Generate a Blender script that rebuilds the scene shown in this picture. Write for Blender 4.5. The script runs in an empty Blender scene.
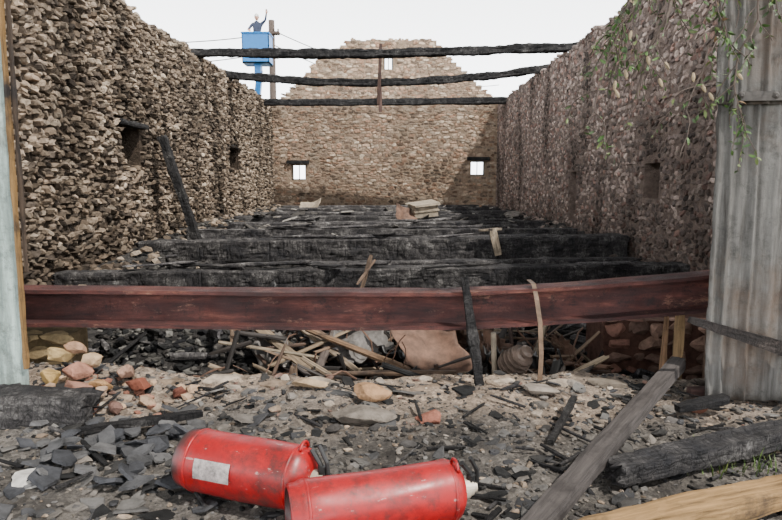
import bpy, bmesh, math, random
from mathutils import Vector, Matrix, noise, Euler
R = random.Random(7)
scene = bpy.context.scene
col = scene.collection

# ------------------------------------------------------------------ helpers
class MB:
    def __init__(s): s.v=[]; s.f=[]; s.c=[]; s.g=[]
    def add(s, vs, fs, c=(1,1,1), g=None):
        b=len(s.v)
        s.v += [tuple(p) for p in vs]
        s.g += [tuple(p) for p in (g if g is not None else vs)]
        s.f += [tuple(i+b for i in f) for f in fs]
        s.c += [(c[0],c[1],c[2],1.0)]*len(vs)
    def obj(s, name, mat, smooth=False, parent=None, recalc=True):
        me=bpy.data.meshes.new(name)
        xs=[p[0] for p in s.v]; ys=[p[1] for p in s.v]; zs=[p[2] for p in s.v]
        cx,cy,cz=(min(xs)+max(xs))/2,(min(ys)+max(ys))/2,(min(zs)+max(zs))/2
        if parent is not None: cx=cy=cz=0
        me.from_pydata([(p[0]-cx,p[1]-cy,p[2]-cz) for p in s.v],[],s.f)
        ca=me.color_attributes.new('Col','FLOAT_COLOR','POINT')
        ca.data.foreach_set('color',[x for c in s.c for x in c])
        if len(s.g)==len(s.v):
            ga=me.attributes.new('grain','FLOAT_VECTOR','POINT')
            ga.data.foreach_set('vector',[x for c in s.g for x in c])
        if recalc:
            bm=bmesh.new(); bm.from_mesh(me)
            bmesh.ops.recalc_face_normals(bm,faces=bm.faces); bm.to_mesh(me); bm.free()
        if smooth:
            me.polygons.foreach_set('use_smooth',[True]*len(me.polygons))
        me.materials.append(mat); me.update()
        o=bpy.data.objects.new(name,me); col.objects.link(o)
        o.location=(cx,cy,cz)
        if parent is not None: o.parent=parent
        return o

def empty(name, loc=(0,0,0)):
    e=bpy.data.objects.new(name,None); col.objects.link(e); e.location=loc
    e.empty_display_size=.1
    return e
def sstep(a,b,x):
    t=max(0,min(1,(x-a)/(b-a))); return t*t*(3-2*t)
def lerp_tab(tab,x):
    if x<=tab[0][0]: return tab[0][1]
    for (a,va),(b,vb) in zip(tab,tab[1:]):
        if x<=b: return va+(vb-va)*(x-a)/(b-a)
    return tab[-1][1]
def fn(x,y,z,s): return noise.noise(Vector((x*s,y*s,z*s)))

def box(mb, lo, hi, c=(1,1,1), M=None, jit=0):
    vs=[Vector((x,y,z)) for x in (lo[0],hi[0]) for y in (lo[1],hi[1]) for z in (lo[2],hi[2])]
    if jit: vs=[v+Vector((R.uniform(-jit,jit),R.uniform(-jit,jit),R.uniform(-jit,jit))) for v in vs]
    if M: vs=[M@v for v in vs]
    mb.add(vs,[(0,1,3,2),(4,6,7,5),(0,4,5,1),(2,3,7,6),(0,2,6,4),(1,5,7,3)],c)

def frame(d):
    d=d.normalized()
    up=Vector((0,0,1)) if abs(d.z)<.9 else Vector((0,1,0))
    s=d.cross(up).normalized(); u=s.cross(d).normalized()
    return d,s,u

def beam(mb,p0,p1,w,h,seed=0,seg=.06,rough=.02,sag=0,taper=1.0,c=(1,1,1),freq=6,m=12,roll=0,sq=.92,ragged=.0,crack=0):
    p0=Vector(p0);p1=Vector(p1);L=(p1-p0).length
    d,s,u=frame(p1-p0)
    cr,sr=math.cos(roll),math.sin(roll)
    s,u=s*cr+u*sr,u*cr-s*sr
    n=max(2,int(L/seg)); vs=[];fs=[];gs=[]
    off=seed*3.7
    for i in range(n+1):
        t=i/n; k=1+(taper-1)*t
        end=1-.12*(1 if i in(0,n) else 0)
        cpt=p0.lerp(p1,t)-Vector((0,0,1))*sag*4*t*(1-t)
        for j in range(m):
            a=2*math.pi*(j+.5)/m
            ca,sa=math.cos(a),math.sin(a)
            q=max(abs(ca),abs(sa)); e=q**sq
            x=ca/e*w/2*k*end; y=sa/e*h/2*k*end
            p=cpt+s*x+u*y
            nz=noise.noise(Vector((p.x*freq*.5+seed*7.3,p.y*freq,p.z*freq)))*rough*1.5+noise.noise(Vector((p.x*freq*4+seed,p.y*freq*4,p.z*freq*4)))*rough*.6
            if crack:
                # transverse shrinkage cracks plus a few long splits
                q1=abs(noise.noise(Vector(((t*L+off)*13,x*3,y*3))))
                q2=abs(noise.noise(Vector(((t*L+off)*1.2,x*14,y*14))))
                nz-=crack*(max(0,1-q1/.09)+max(0,1-q2/.08))*.8
                nz+=crack*.9*noise.noise(Vector(((t*L+off)*7,x*9,y*9)))
            p=p+(s*ca+u*sa)*nz
            if ragged and i in (0,n):
                p=p+d*ragged*noise.noise(Vector((j*1.3+seed,seed,i)))
            vs.append(p); gs.append((t*L+off,x,y))
    for i in range(n):
        for j in range(m):
            a=i*m+j;b=i*m+(j+1)%m
            fs.append((a,b,b+m,a+m))
    vs.append(p0); vs.append(p1); gs.append((off,0,0)); gs.append((off+L,0,0))
    A=len(vs)-2
    for j in range(m):
        fs.append((A,(j+1)%m,j)); fs.append((A+1,n*m+j,n*m+(j+1)%m))
    mb.add(vs,fs,c,gs)

def tube(mb,pts,rad,m=8,c=(1,1,1)):
    pts=[Vector(p) for p in pts]; n=len(pts)
    if not isinstance(rad,(list,tuple)): rad=[rad]*n
    vs=[];fs=[];ps=None
    for i,p in enumerate(pts):
        d=(pts[min(i+1,n-1)]-pts[max(i-1,0)]).normalized()
        if ps is None: _,s,u=frame(d)
        else:
            s=(ps-d*ps.dot(d)).normalized(); u=s.cross(d)
        ps=s
        for j in range(m):
            a=2*math.pi*j/m
            vs.append(p+(s*math.cos(a)+u*math.sin(a))*rad[i])
    for i in range(n-1):
        for j in range(m):
            a=i*m+j;b=i*m+(j+1)%m
            fs.append((a,b,b+m,a+m))
    fs.append(tuple(range(m))); fs.append(tuple(range((n-1)*m,n*m)))
    mb.add(vs,fs,c)

def lathe(mb,prof,M,m=40,c=(1,1,1)):
    vs=[];fs=[]
    for (x,r) in prof:
        for j in range(m):
            a=2*math.pi*j/m
            vs.append(M@Vector((x,r*math.cos(a),r*math.sin(a))))
    for i in range(len(prof)-1):
        for j in range(m):
            a=i*m+j;b=i*m+(j+1)%m
            fs.append((a,b,b+m,a+m))
    fs.append(tuple(range(m))); fs.append(tuple(range((len(prof)-1)*m,len(prof)*m)))
    mb.add(vs,fs,c)

def _ico(sub):
    bm=bmesh.new(); bmesh.ops.create_icosphere(bm,subdivisions=sub,radius=1)
    v=[x.co.copy() for x in bm.verts]; f=[tuple(y.index for y in x.verts) for x in bm.faces]; bm.free(); return v,f
ICO={1:_ico(1),2:_ico(2),3:_ico(3)}
def rock(mb,c,size,color,sub=2,clips=7,rnd=R,rot=None):
    vs,fs=ICO[sub]
    planes=[]
    for _ in range(clips):
        d=Vector((rnd.gauss(0,1),rnd.gauss(0,1),rnd.gauss(0,1))).normalized(); planes.append((d,rnd.uniform(.45,.75)))
    off=Vector((rnd.uniform(0,99),rnd.uniform(0,99),0))
    E=(rot or Euler((rnd.uniform(-.3,.3),rnd.uniform(-.3,.3),rnd.uniform(0,6.28)))).to_matrix()
    out=[]
    for v in vs:
        p=v*(1+.22*noise.noise(v*1.5+off))
        for d,k in planes:
            q=p.dot(d)
            if q>k: p=p-d*(q-k)
        p=p*(1+.06*noise.noise(v*5+off))
        p=Vector((p.x*size[0],p.y*size[1],p.z*size[2]))
        out.append(E@p+Vector(c))
    mb.add(out,fs,color)

def flake(mb,c,r,th,color,tilt=.25,elong=1.5,rnd=R):
    n=rnd.randint(4,7); E=Euler((rnd.gauss(0,tilt),rnd.gauss(0,tilt),rnd.uniform(0,6.28))).to_matrix()
    top=[];bot=[]
    a0=rnd.uniform(0,6)
    for i in range(n):
        a=a0+2*math.pi*(i+rnd.uniform(-.25,.25))/n; rr=r*rnd.uniform(.6,1.15)
        x=math.cos(a)*rr*elong;y=math.sin(a)*rr
        top.append(E@Vector((x*.93,y*.93,th/2*rnd.uniform(.7,1.3)))+Vector(c)); bot.append(E@Vector((x,y,-th/2))+Vector(c))
    fs=[tuple(range(n)),tuple(range(2*n-1,n-1,-1))]+[(i,n+i,n+(i+1)%n,(i+1)%n) for i in range(n)]
    mb.add(top+bot,fs,color)

def pick(pal,rnd=R,var=.15,k0=1.0):
    c=rnd.choice(pal); k=(1+rnd.uniform(-var,var))*k0
    return (c[0]*k,c[1]*k,c[2]*k)

# ------------------------------------------------------------------ materials
class NT:
    def __init__(s,name):
        s.m=bpy.data.materials.new(name); s.m.use_nodes=True; s.t=s.m.node_tree
        s.b=s.t.nodes['Principled BSDF']; s.pos=None
    def n(s,ty): return s.t.nodes.new(ty)
    def l(s,a,b): s.t.links.new(a,b)
    def P(s,scale=None,src=None):
        if s.pos is None: s.pos=s.n('ShaderNodeTexCoord').outputs['Object']
        if scale is None: return src or s.pos
        mp=s.n('ShaderNodeMapping'); mp.inputs['Scale'].default_value=scale; s.l(src or s.pos,mp.inputs['Vector']); return mp.outputs[0]
    def grain(s,scale):
        a=s.n('ShaderNodeAttribute'); a.attribute_name='grain'; return s.P(scale,a.outputs['Vector'])
    def warp(s,vec,scale,amt):
        x=s.n('ShaderNodeTexNoise'); x.inputs['Scale'].default_value=scale; x.inputs['Detail'].default_value=3; s.l(vec,x.inputs['Vector'])
        a=s.n('ShaderNodeVectorMath');a.operation='MULTIPLY_ADD';s.l(x.outputs['Color'],a.inputs[0]);a.inputs[1].default_value=(amt,)*3;s.l(vec,a.inputs[2]);return a.outputs[0]
    def noise(s,scale,detail=5,rough=.6,vec=None,dist=0):
        x=s.n('ShaderNodeTexNoise'); x.inputs['Scale'].default_value=scale; x.inputs['Detail'].default_value=detail
        x.inputs['Roughness'].default_value=rough; x.inputs['Distortion'].default_value=dist
        s.l(vec or s.P(),x.inputs['Vector']); return x.outputs['Fac']
    def vor(s,scale,feature='F1',vec=None,out='Distance'):
        x=s.n('ShaderNodeTexVoronoi'); x.feature=feature; x.inputs['Scale'].default_value=scale
        s.l(vec or s.P(),x.inputs['Vector']); return x.outputs[out]
    def ramp(s,fac,stops):
        x=s.n('ShaderNodeValToRGB'); cr=x.color_ramp
        while len(cr.elements)<len(stops): cr.elements.new(.5)
        for e,(p,c) in zip(cr.elements,stops):
            e.position=p; e.color=(c[0],c[1],c[2],1) if hasattr(c,'__len__') else (c,c,c,1)
        s.l(fac,x.inputs[0]); return x.outputs[0]
    def mix(s,fac,a,b,mode='MIX'):
        x=s.n('ShaderNodeMix'); x.data_type='RGBA'; x.blend_type=mode
        for sock,v in ((x.inputs[0],fac),(x.inputs[6],a),(x.inputs[7],b)):
            if hasattr(v,'is_linked'): s.l(v,sock)
            elif hasattr(v,'__len__'): sock.default_value=(v[0],v[1],v[2],1)
            else: sock.default_value=v
        return x.outputs[2]
    def attr(s):
        x=s.n('ShaderNodeAttribute'); x.attribute_name='Col'; return x.outputs['Color']
    def bump(s,h,strength=.5,dist=.02,prev=None):
        x=s.n('ShaderNodeBump'); x.inputs['Strength'].default_value=strength; x.inputs['Distance'].default_value=dist
        s.l(h,x.inputs['Height'])
        if prev is not None: s.l(prev,x.inputs['Normal'])
        return x.outputs[0]
    def done(s,color=None,rough=.8,normal=None,metal=0,spec=None):
        if color is not None:
            if hasattr(color,'is_linked'): s.l(color,s.b.inputs['Base Color'])
            else: s.b.inputs['Base Color'].default_value=(*color,1)
        if hasattr(rough,'is_linked'): s.l(rough,s.b.inputs['Roughness'])
        else: s.b.inputs['Roughness'].default_value=rough
        s.b.inputs['Metallic'].default_value=metal
        if spec is not None: s.b.inputs['Specular IOR Level'].default_value=spec
        if normal is not None: s.l(normal,s.b.inputs['Normal'])
        return s.m

def m_stone(name,soot=(.52,.72),sootcol=(.03,.025,.022),scale=.6):
    t=NT(name)
    c=t.mix(1.0,t.attr(),t.ramp(t.noise(18,6,.65),[(.25,.35),(.5,.92),(.8,1.5)]),'MULTIPLY')
    s=t.ramp(t.noise(scale,6,.65),[(soot[0],0.0),(soot[1],1.0)])
    c=t.mix(s,c,sootcol)
    nb=t.bump(t.noise(70,6,.7),.7,.012)
    return t.done(c,.95,nb,spec=.12)
M_left=m_stone('sooty_rubble_stone',(.53,.80),(.022,.018,.015),scale=.5)
M_right=m_stone('smoked_stone',(.56,.80),(.030,.024,.022),scale=.45)
M_back=m_stone('tan_stone',(.54,.76),(.09,.065,.048),scale=.35)
M_rub=m_stone('loose_stone',(.60,.85),(.04,.036,.033),2.5)
def m_mortar(name,a,b):
    t=NT(name)
    c=t.ramp(t.noise(9,8,.7),[(.3,a),(.7,b)])
    nb=t.bump(t.noise(30,8,.7),.9,.04)
    return t.done(c,.95,nb,spec=.1)
M_mort_l=m_mortar('dark_mortar',(.022,.017,.013),(.085,.064,.048))
M_mort_r=m_mortar('brown_mortar',(.08,.060,.050),(.22,.168,.142))
M_mort_b=m_mortar('pale_mortar',(.16,.112,.078),(.32,.245,.178))

def m_char(sc=1.0,name='charred_wood'):
    t=NT(name)
    # crosswise shrinkage checks + lengthwise splits following the grain
    g=t.warp(t.grain((1.0,1.0,1.0)),5*sc,.10/sc)
    lon=t.noise(1,6,.7,t.P((2.5*sc,30*sc,30*sc),g))
    crs=t.vor(1,'DISTANCE_TO_EDGE',t.P((30*sc,11*sc,11*sc),g))
    n1=t.noise(4,9,.85); n2=t.noise(60,6,.8)
    c=t.ramp(n1,[(.38,(.006,.006,.007)),(.50,(.014,.013,.013)),(.58,(.034,.032,.031)),(.70,(.12,.115,.11))])
    c=t.mix(1.0,c,t.attr(),'MULTIPLY')
    c=t.mix(1.0,c,t.ramp(crs,[(0,.35),(.08,1.0)]),'MULTIPLY')
    c=t.mix(1.0,c,t.ramp(lon,[(.35,.45),(.6,1.3)]),'MULTIPLY')
    b=t.bump(lon,.7,.02)
    b=t.bump(t.ramp(crs,[(0,0.0),(.10,1.0)]),.30,.010,b)
    b=t.bump(n2,.5,.008,b)
    return t.done(c,.75,b,spec=.2)
M_char=m_char()
M_char2=m_char(2.0,'fine_charred_wood')
def m_wood():
    t=NT('burnt_timber')
    g=t.noise(1,7,.65,t.grain((5,70,70)),.4)
    c=t.mix(1.0,t.attr(),t.ramp(g,[(.3,.30),(.5,.9),(.7,1.35)]),'MULTIPLY')
    c=t.mix(t.ramp(t.noise(4,6,.7),[(.50,0.0),(.68,1.0)]),c,(.018,.015,.014))
    return t.done(c,.8,t.bump(g,.6,.006),spec=.2)
M_wood=m_wood()
def m_ground(name,stops,sootn,dark,k=1):
    t=NT(name)
    P=t.warp(t.P(),12,.03)
    v=t.vor(38,'F1',P,'Color')
    sx=t.n('ShaderNodeSeparateColor'); t.l(v,sx.inputs[0])
    c=t.ramp(sx.outputs[0],stops)
    c2=t.ramp(t.noise(22,8,.8),[(.3,stops[0][1]),(.5,stops[2][1]),(.7,stops[3][1])])
    c=t.mix(.65,c,c2)
    c=t.mix(1.0,c,t.ramp(t.noise(90,6,.75),[(.3,.4),(.7,1.6)]),'MULTIPLY')
    c=t.mix(1.0,c,t.attr(),'MULTIPLY')
    c=t.mix(t.ramp(t.noise(1.9,7,.7),[(sootn[0],0.0),(sootn[1],.9)]),c,dark)
    b=t.bump(t.vor(38,'DISTANCE_TO_EDGE',P),.5,.012)
    b=t.bump(t.noise(70,7,.8),1.0,.02,b)
    return t.done(c,.95,b,spec=.12)
M_gfront=m_ground('rubble_ground',[(0,(.045,.041,.038)),(.35,(.085,.078,.071)),(.6,(.14,.127,.114)),(.9,(.26,.232,.20))],(.50,.68),(.032,.029,.027))
M_gint=m_ground('ash_floor',[(0,(.008,.008,.008)),(.5,(.02,.019,.018)),(.8,(.05,.047,.045)),(1,(.12,.11,.10))],(.45,.7),(.012,.011,.011))
def m_steel():
    t=NT('rusted_steel')
    c=t.ramp(t.noise(2.2,9,.75,t.P((1,3,6))),[(.34,(.016,.009,.009)),(.47,(.036,.014,.013)),(.57,(.068,.023,.019)),(.68,(.14,.055,.038))])
    c=t.mix(t.ramp(t.noise(14,8,.8),[(.53,0.0),(.63,.85)]),c,(.015,.010,.010))
    c=t.mix(t.ramp(t.noise(5,9,.85,t.P((.8,2,2))),[(.57,0.0),(.64,.7)]),c,(.19,.10,.07))
    return t.done(c,t.ramp(t.noise(9,5),[(.3,.6),(.7,.9)]),t.bump(t.noise(40,8,.8),.7,.006),.0,.25)
M_steel=m_steel()
def m_galv(name,base,streak,ribs=0):
    t=NT(name)
    n1=t.noise(2.5,8,.72,t.P((7,7,.6)))
    c=t.ramp(n1,[(.34,streak),(.48,base),(.66,tuple(min(1,x*1.9) for x in base))])
    c=t.mix(t.ramp(t.noise(9,8,.8),[(.50,0.0),(.66,.85)]),c,tuple(x*.35 for x in base))
    c=t.mix(t.ramp(t.noise(2,7,.7),[(.52,0.0),(.68,.7)]),c,(.07,.045,.03))
    return t.done(c,.75,t.bump(t.noise(25,6,.7),.5,.008),.0,.3)
M_galv=m_galv('weathered_zinc',(.074,.071,.066),(.026,.022,.019))
M_pale=m_galv('pale_painted_sheet',(.20,.25,.23),(.12,.15,.14))
def m_plain(name,c,rough=.6,metal=0,var=.3,sc=8):
    t=NT(name)
    cc=t.ramp(t.noise(sc,7,.72),[(.33,tuple(x*(1-var) for x in c)),(.67,tuple(min(1,x*(1+var)) for x in c))])
    return t.done(cc,rough,t.bump(t.noise(40,4),.15,.004),metal)
def m_red():
    t=NT('scorched_red_enamel')
    c=t.ramp(t.noise(9,6,.7),[(.3,(.17,.0015,.003)),(.6,(.28,.003,.005)),(.8,(.33,.006,.008))])
    c=t.mix(t.ramp(t.noise(34,8,.85),[(.52,0.0),(.61,.75)]),c,(.08,.02,.018))
    c=t.mix(t.ramp(t.noise(5,9,.8),[(.50,0.0),(.64,.85)]),c,(.04,.014,.012))
    c=t.mix(t.ramp(t.noise(26,5,.7,t.P((1,3,3))),[(.64,0.0),(.68,.7)]),c,(.30,.20,.18))
    c=t.mix(t.attr(),(.02,.016,.015),c)
    return t.done(c,t.ramp(t.noise(14,5),[(.3,.32),(.7,.58)]),t.bump(t.noise(60,4),.12,.002),0,.4)
M_red=m_red()
M_label=m_plain('faded_label',(.24,.21,.20),.6,0,.6,50)
M_dark=m_plain('blackened_metal',(.02,.02,.02),.5,.3)
M_brass=m_plain('dull_brass',(.38,.33,.26),.45,.2)
M_blue=m_plain('blue_paint',(.003,.13,.38),.5,0,.1)
M_pole=m_plain('creosote_pole',(.06,.043,.034),.85)
M_wire=m_plain('cable_rubber',(.03,.03,.03),.6)
M_leaf=NT('leaf'); M_leaf=M_leaf.done(M_leaf.attr(),.6)
M_rustsheet=m_plain('rusty_sheet',(.10,.055,.036),.8,0,.75,6)
M_tin=m_plain('grey_tin',(.09,.082,.075),.7,0,.7,7)
M_bright=m_plain('bleached_debris',(.28,.23,.17),.8,0,.4,7)
M_jack=m_plain('navy_overall',(.02,.03,.06),.8,0,.2)
M_skin=m_plain('skin',(.45,.25,.18),.6,0,.08)
M_helm=m_plain('white_helmet',(.6,.6,.58),.4,0,.05)
M_outside=m_plain('dry_grass_ground',(.16,.15,.08),.9,0,.4,2)

# ------------------------------------------------------------------ stone walls
XL,XR,YB,YF=-3.6,3.2,19.0,2.95
TOP=3.35
def stone_face(mb,O,U,N,ulen,z0,topfn,rowh,wr,prot,pal,holes,rnd,rotj=.2,fill=1.0,tilt=.22,soot=None):
    O=Vector(O);U=Vector(U);N=Vector(N);W=Vector((0,0,1))
    z=z0
    while z<6:
        h=rnd.uniform(*rowh); u=rnd.uniform(-.1,0)
        anyin=False
        while u<ulen:
            w=rnd.uniform(*wr); uc=u+w/2; zc=z+h/2+rnd.uniform(-.3,.3)*h
            u+=w
            if uc<0.03 or uc>ulen-.03: continue
            if zc+h*.45>topfn(uc): continue
            anyin=True
            bad=False
            for (a,b,c,d) in holes:
                if uc+w*.45>a and uc-w*.45<b and zc+h*.45>c and zc-h*.45<d: bad=True
            if bad: continue
            if rnd.random()>fill: continue
            n=rnd.randint(5,7); pr=rnd.uniform(*prot); rt=rnd.gauss(0,rotj)
            cr,sr=math.cos(rt),math.sin(rt)
            tx,tz=rnd.gauss(0,tilt),rnd.gauss(0,tilt)
            r0=[];r1=[];r2=[]
            a0=rnd.uniform(0,6.28)
            for i in range(n):
                a=a0+2*math.pi*(i+rnd.uniform(-.28,.28))/n
                ca,sa=math.cos(a),math.sin(a); e=max(abs(ca),abs(sa))**.7
                x=ca/e*w*.50*rnd.uniform(.82,1.02); y=sa/e*h*.54*rnd.uniform(.82,1.05)
                def q(k,dd):
                    xx,yy=x*k,y*k
                    X=xx*cr-yy*sr;Y=xx*sr+yy*cr
                    return O+U*(uc+X)+W*(zc+Y)+N*(dd+(X*tx+Y*tz)*(1 if dd>0 else 0))
                r0.append(q(1.0,-.05)); r1.append(q(.97,pr*rnd.uniform(.3,.7))); r2.append(q(rnd.uniform(.55,.85),pr*rnd.uniform(.85,1.15)))
            vs=r0+r1+r2
            fs=[]
            for i in range(n):
                j=(i+1)%n
                fs.append((i,j,n+j,n+i)); fs.append((n+i,n+j,2*n+j,2*n+i))
            fs.append(tuple(range(2*n,3*n)))
            mb.add(vs,fs,pick(pal,rnd,.4,soot(uc,zc) if soot else 1.0))
        z+=h*.93
        if not anyin and z>z0+1: break

def wall_core(mb,axis,lo,hi,holes,fixed_lo,fixed_hi,z0,topfn,step=.5):
    cu=set([lo,hi]); u=lo
    while u<hi: cu.add(round(u,3)); u+=step
    for h in holes: cu.add(h[0]);cu.add(h[1])
    cu=sorted(c for c in cu if lo<=c<=hi)
    for a,b in zip(cu,cu[1:]):
        if b-a<.001: continue
        m=(a+b)/2; t=topfn(m)
        segs=[(z0,t)]
        for h in holes:
            if h[0]<=m<=h[1]: segs=[(z0,h[2]),(h[3],t)]
        for s0,s1 in segs:
            if s1<=s0: continue
            if axis=='y': box(mb,(fixed_lo,a,s0),(fixed_hi,b,s1))
            else: box(mb,(a,fixed_lo,s0),(b,fixed_hi,s1))
def tl(y): return TOP+.09*fn(y,0,0,1.3)+.07*fn(y,5,0,4)
def tr(y): return TOP+.03+.10*fn(y,9,0,1.1)+.08*fn(y,3,0,4)
def tb(x):
    return lerp_tab([(-4.2,3.3),(-3.45,3.35),(-2.8,4.0),(-2.1,4.72),(-1.2,5.25),(1.25,5.25),(2.4,4.1),(3.25,3.4),(4,3.3)],x)+.06*fn(x,1,0,3)
hl=[(8.40,9.0,1.18,1.68),(13.9,14.8,1.32,1.74)]
hr=[(7.45,7.9,.75,1.18),(10.8,11.15,.3,1.15)]
hb=[(-3.03,-2.6,1.08,1.56),(2.42,2.86,1.22,1.66),(-.22,.06,4.35,4.75)]
def soot_l(u,z):
    y=u+YF; k=1.0
    k*=1-.50*sstep(.0,.32,fn(y*1.6,z*.35,3,1.0))
    k*=1-.45*sstep(.8,-.1,z)
    for a,b,c,d in hl:
        k*=1-.75*math.exp(-(((y-(a+b)/2)/.35)**2+((z-(d+.05))/.35)**2))
    return k
def soot_r(u,z):
    y=u+YF; k=1.0
    k*=1-.6*sstep(.05,.35,fn(y*1.5,z*.4,8,1.0))
    k*=1-.3*sstep(6.0,4.0,y)
    k*=1-.45*sstep(.8,-.1,z)
    for a,b,c,d in hr:
        k*=1-.75*math.exp(-(((y-(a+b)/2)/.45)**2+((z-(d+.2))/.5)**2))
    return k
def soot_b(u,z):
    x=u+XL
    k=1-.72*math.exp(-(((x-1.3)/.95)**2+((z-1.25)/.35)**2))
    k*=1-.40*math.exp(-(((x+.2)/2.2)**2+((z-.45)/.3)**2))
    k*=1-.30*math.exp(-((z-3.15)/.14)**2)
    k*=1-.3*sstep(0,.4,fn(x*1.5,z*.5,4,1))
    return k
rnd=random.Random(11)
def kid(o,w): o.matrix_parent_inverse=Matrix.Translation(-w.location); return o
mb=MB(); wall_core(mb,'y',YF,YB+.5,hl,XL-.5,XL,-.8,lambda y:tl(y)-.06)
for h in hl: box(mb,(XL-.5,h[0]-.02,h[2]-.02),(XL-.38,h[1]+.02,h[3]+.02))
wl=mb.obj('wall_left',M_mort_l)
mb=MB()
palL=[(.21,.158,.115),(.27,.21,.155),(.165,.127,.094),(.12,.094,.07),(.34,.275,.21),(.08,.064,.051),(.22,.172,.132)]
stone_face(mb,(XL,YF,0),(0,1,0),(1,0,0),YB-YF,-.5,lambda u:tl(u+YF),(.038,.085),(.045,.14),(.012,.085),palL,[(a-YF,b-YF,c,d) for a,b,c,d in hl],rnd,.5,.90,.35,soot_l)
kid(mb.obj('stonework',M_left,parent=wl),wl)
mb=MB(); wall_core(mb,'y',YF,YB+.5,hr,XR,XR+.5,-.8,lambda y:tr(y)-.06)
for h in hr: box(mb,(XR+.25,h[0]-.02,h[2]-.02),(XR+.5,h[1]+.02,h[3]+.02))
wr_=mb.obj('wall_right',M_mort_r)
mb=MB()
palR=[(.27,.205,.175),(.33,.26,.225),(.21,.16,.14),(.40,.32,.275),(.27,.17,.14),(.15,.122,.108),(.23,.18,.16)]
stone_face(mb,(XR,YF,0),(0,1,0),(-1,0,0),YB-YF,-.5,lambda u:tr(u+YF),(.035,.08),(.045,.15),(.003,.022),palR,[(a-YF,b-YF,c,d) for a,b,c,d in hr],rnd,.3,.82,.16,soot_r)
kid(mb.obj('stonework',M_right,parent=wr_),wr_)
mb=MB(); wall_core(mb,'x',XL,XR,hb,YB,YB+.5,-.8,lambda x:tb(x)-.05,step=.15)
wb=mb.obj('wall_back',M_mort_b)
mb=MB()
palB=[(.34,.24,.17),(.39,.295,.215),(.28,.195,.14),(.44,.35,.265),(.32,.20,.135),(.20,.148,.112)]
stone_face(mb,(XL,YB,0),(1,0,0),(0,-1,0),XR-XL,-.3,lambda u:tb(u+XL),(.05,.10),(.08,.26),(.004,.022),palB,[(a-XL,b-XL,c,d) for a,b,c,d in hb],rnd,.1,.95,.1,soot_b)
kid(mb.obj('stonework',M_back,parent=wb),wb)
for nm,a,b in (('wall_front_left',XL-.5,-2.0),('wall_front_right',2.02,XR+.5)):
    mb=MB(); box(mb,(a,2.6,-.8),(b,2.94,3.2)); w=mb.obj(nm,M_mort_l)
    mb=MB(); stone_face(mb,(a,2.6,0),(1,0,0),(0,-1,0),b-a,0,lambda u:3.25,(.07,.13),(.1,.3),(.01,.04),palL,[],rnd,.15,.95)
    kid(mb.obj('stonework',M_left,parent=w),w)

mb=MB(); beam(mb,(XL-.08,8.2,1.74),(XL-.08,9.2,1.74),.36,.07,3,rough=.01); mb.obj('slit_lintel',M_char)
mb=MB(); beam(mb,(XL-.1,13.7,1.79),(XL-.1,15.0,1.79),.3,.08,4,rough=.01); mb.obj('slit_lintel',M_char)
for k,h in enumerate(hb):
    e=empty('window_%d'%(k+1),((h[0]+h[1])/2,YB+.25,(h[2]+h[3])/2))
    w=(h[1]-h[0])/2;hh=(h[3]-h[2])/2;mb=MB();t=.035
    box(mb,(-w,-.03,-hh),(-w+t,.03,hh));box(mb,(w-t,-.03,-hh),(w,.03,hh));box(mb,(-w,-.03,-hh),(w,.03,-hh+t));box(mb,(-w,-.03,hh-t),(w,.03,hh))
    box(mb,(-.012,-.02,-hh),(.012,.02,hh))
    mb.obj('frame',M_dark if k else M_bright,parent=e)
    if k<2:
        mb=MB(); box(mb,(-w-.12,-.33,hh+.01),(w+.12,.1,hh+.11)); mb.obj('lintel',M_char,parent=e)

# ------------------------------------------------------------------ ground
def gf(x,y):
    z=.02*fn(x,y,0,1.7)+.018*fn(x,y,2,5)+.012*fn(x,y,4,14)+.006*fn(x,y,4,30)
    z+=.03*sstep(2.3,2.6,y)*(1+fn(x,y,7,2.5))
    z+=.07*sstep(-.9,-1.3,x)*sstep(1.9,2.4,y)
    z-=.5*sstep(2.78,2.95,y+.06*fn(x,0,3,3))
    return z
def gi(x,y):
    z=lerp_tab([(2.6,-.5),(3.6,-.44),(5,-.34),(6.3,-.30),(7.5,-.24),(9,-.10),(12,.05),(19,.12)],y)
    z+=.05*fn(x,y,0,1.2)+.05*fn(x,y,3,3.5)+.03*fn(x,y,5,9)
    z+=.42*math.exp(-((x+1.5)**2/.45+(y-4.5)**2/.4))
    z+=.18*sstep(XL+1.3,XL+.1,x)+.15*sstep(XR-1.2,XR-.1,x)
    return z
def grid(name,x0,x1,y0,y1,st,f,mat,cf=None):
    nx=int((x1-x0)/st);ny=int((y1-y0)/st);vs=[];fs=[];cs=[]
    for j in range(ny+1):
        for i in range(nx+1):
            x=x0+(x1-x0)*i/nx;y=y0+(y1-y0)*j/ny; vs.append((x,y,f(x,y)))
            cs.append((*(cf(x,y) if cf else (1,1,1)),1))
    for j in range(ny):
        for i in range(nx):
            a=j*(nx+1)+i; fs.append((a,a+1,a+nx+2,a+nx+1))
    mb=MB();mb.add(vs,fs);mb.c=cs;return mb.obj(name,mat,smooth=True,recalc=False)
def dust(x,y):
    k=sstep(2.1,2.5,y+.45*fn(x,y,1,2.2))
    k=k*(.8+.6*fn(x,y,8,1.5))
    k*=1-.5*sstep(.7,1.2,x)
    return (1+1.4*k,1+1.05*k,1+.75*k)
grid('threshold_ground',-4,4,.2,2.98,.022,gf,M_gfront,dust)
grid('floor',XL-.02,XR+.02,2.96,YB+.02,.06,gi,M_gint)
mb=MB(); s=60
mb.add([(-s,-s,-.85),(s,-s,-.85),(s,s+20,-.85),(-s,s+20,-.85)],[(0,1,2,3)]); mb.obj('outside_ground',M_outside)

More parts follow.
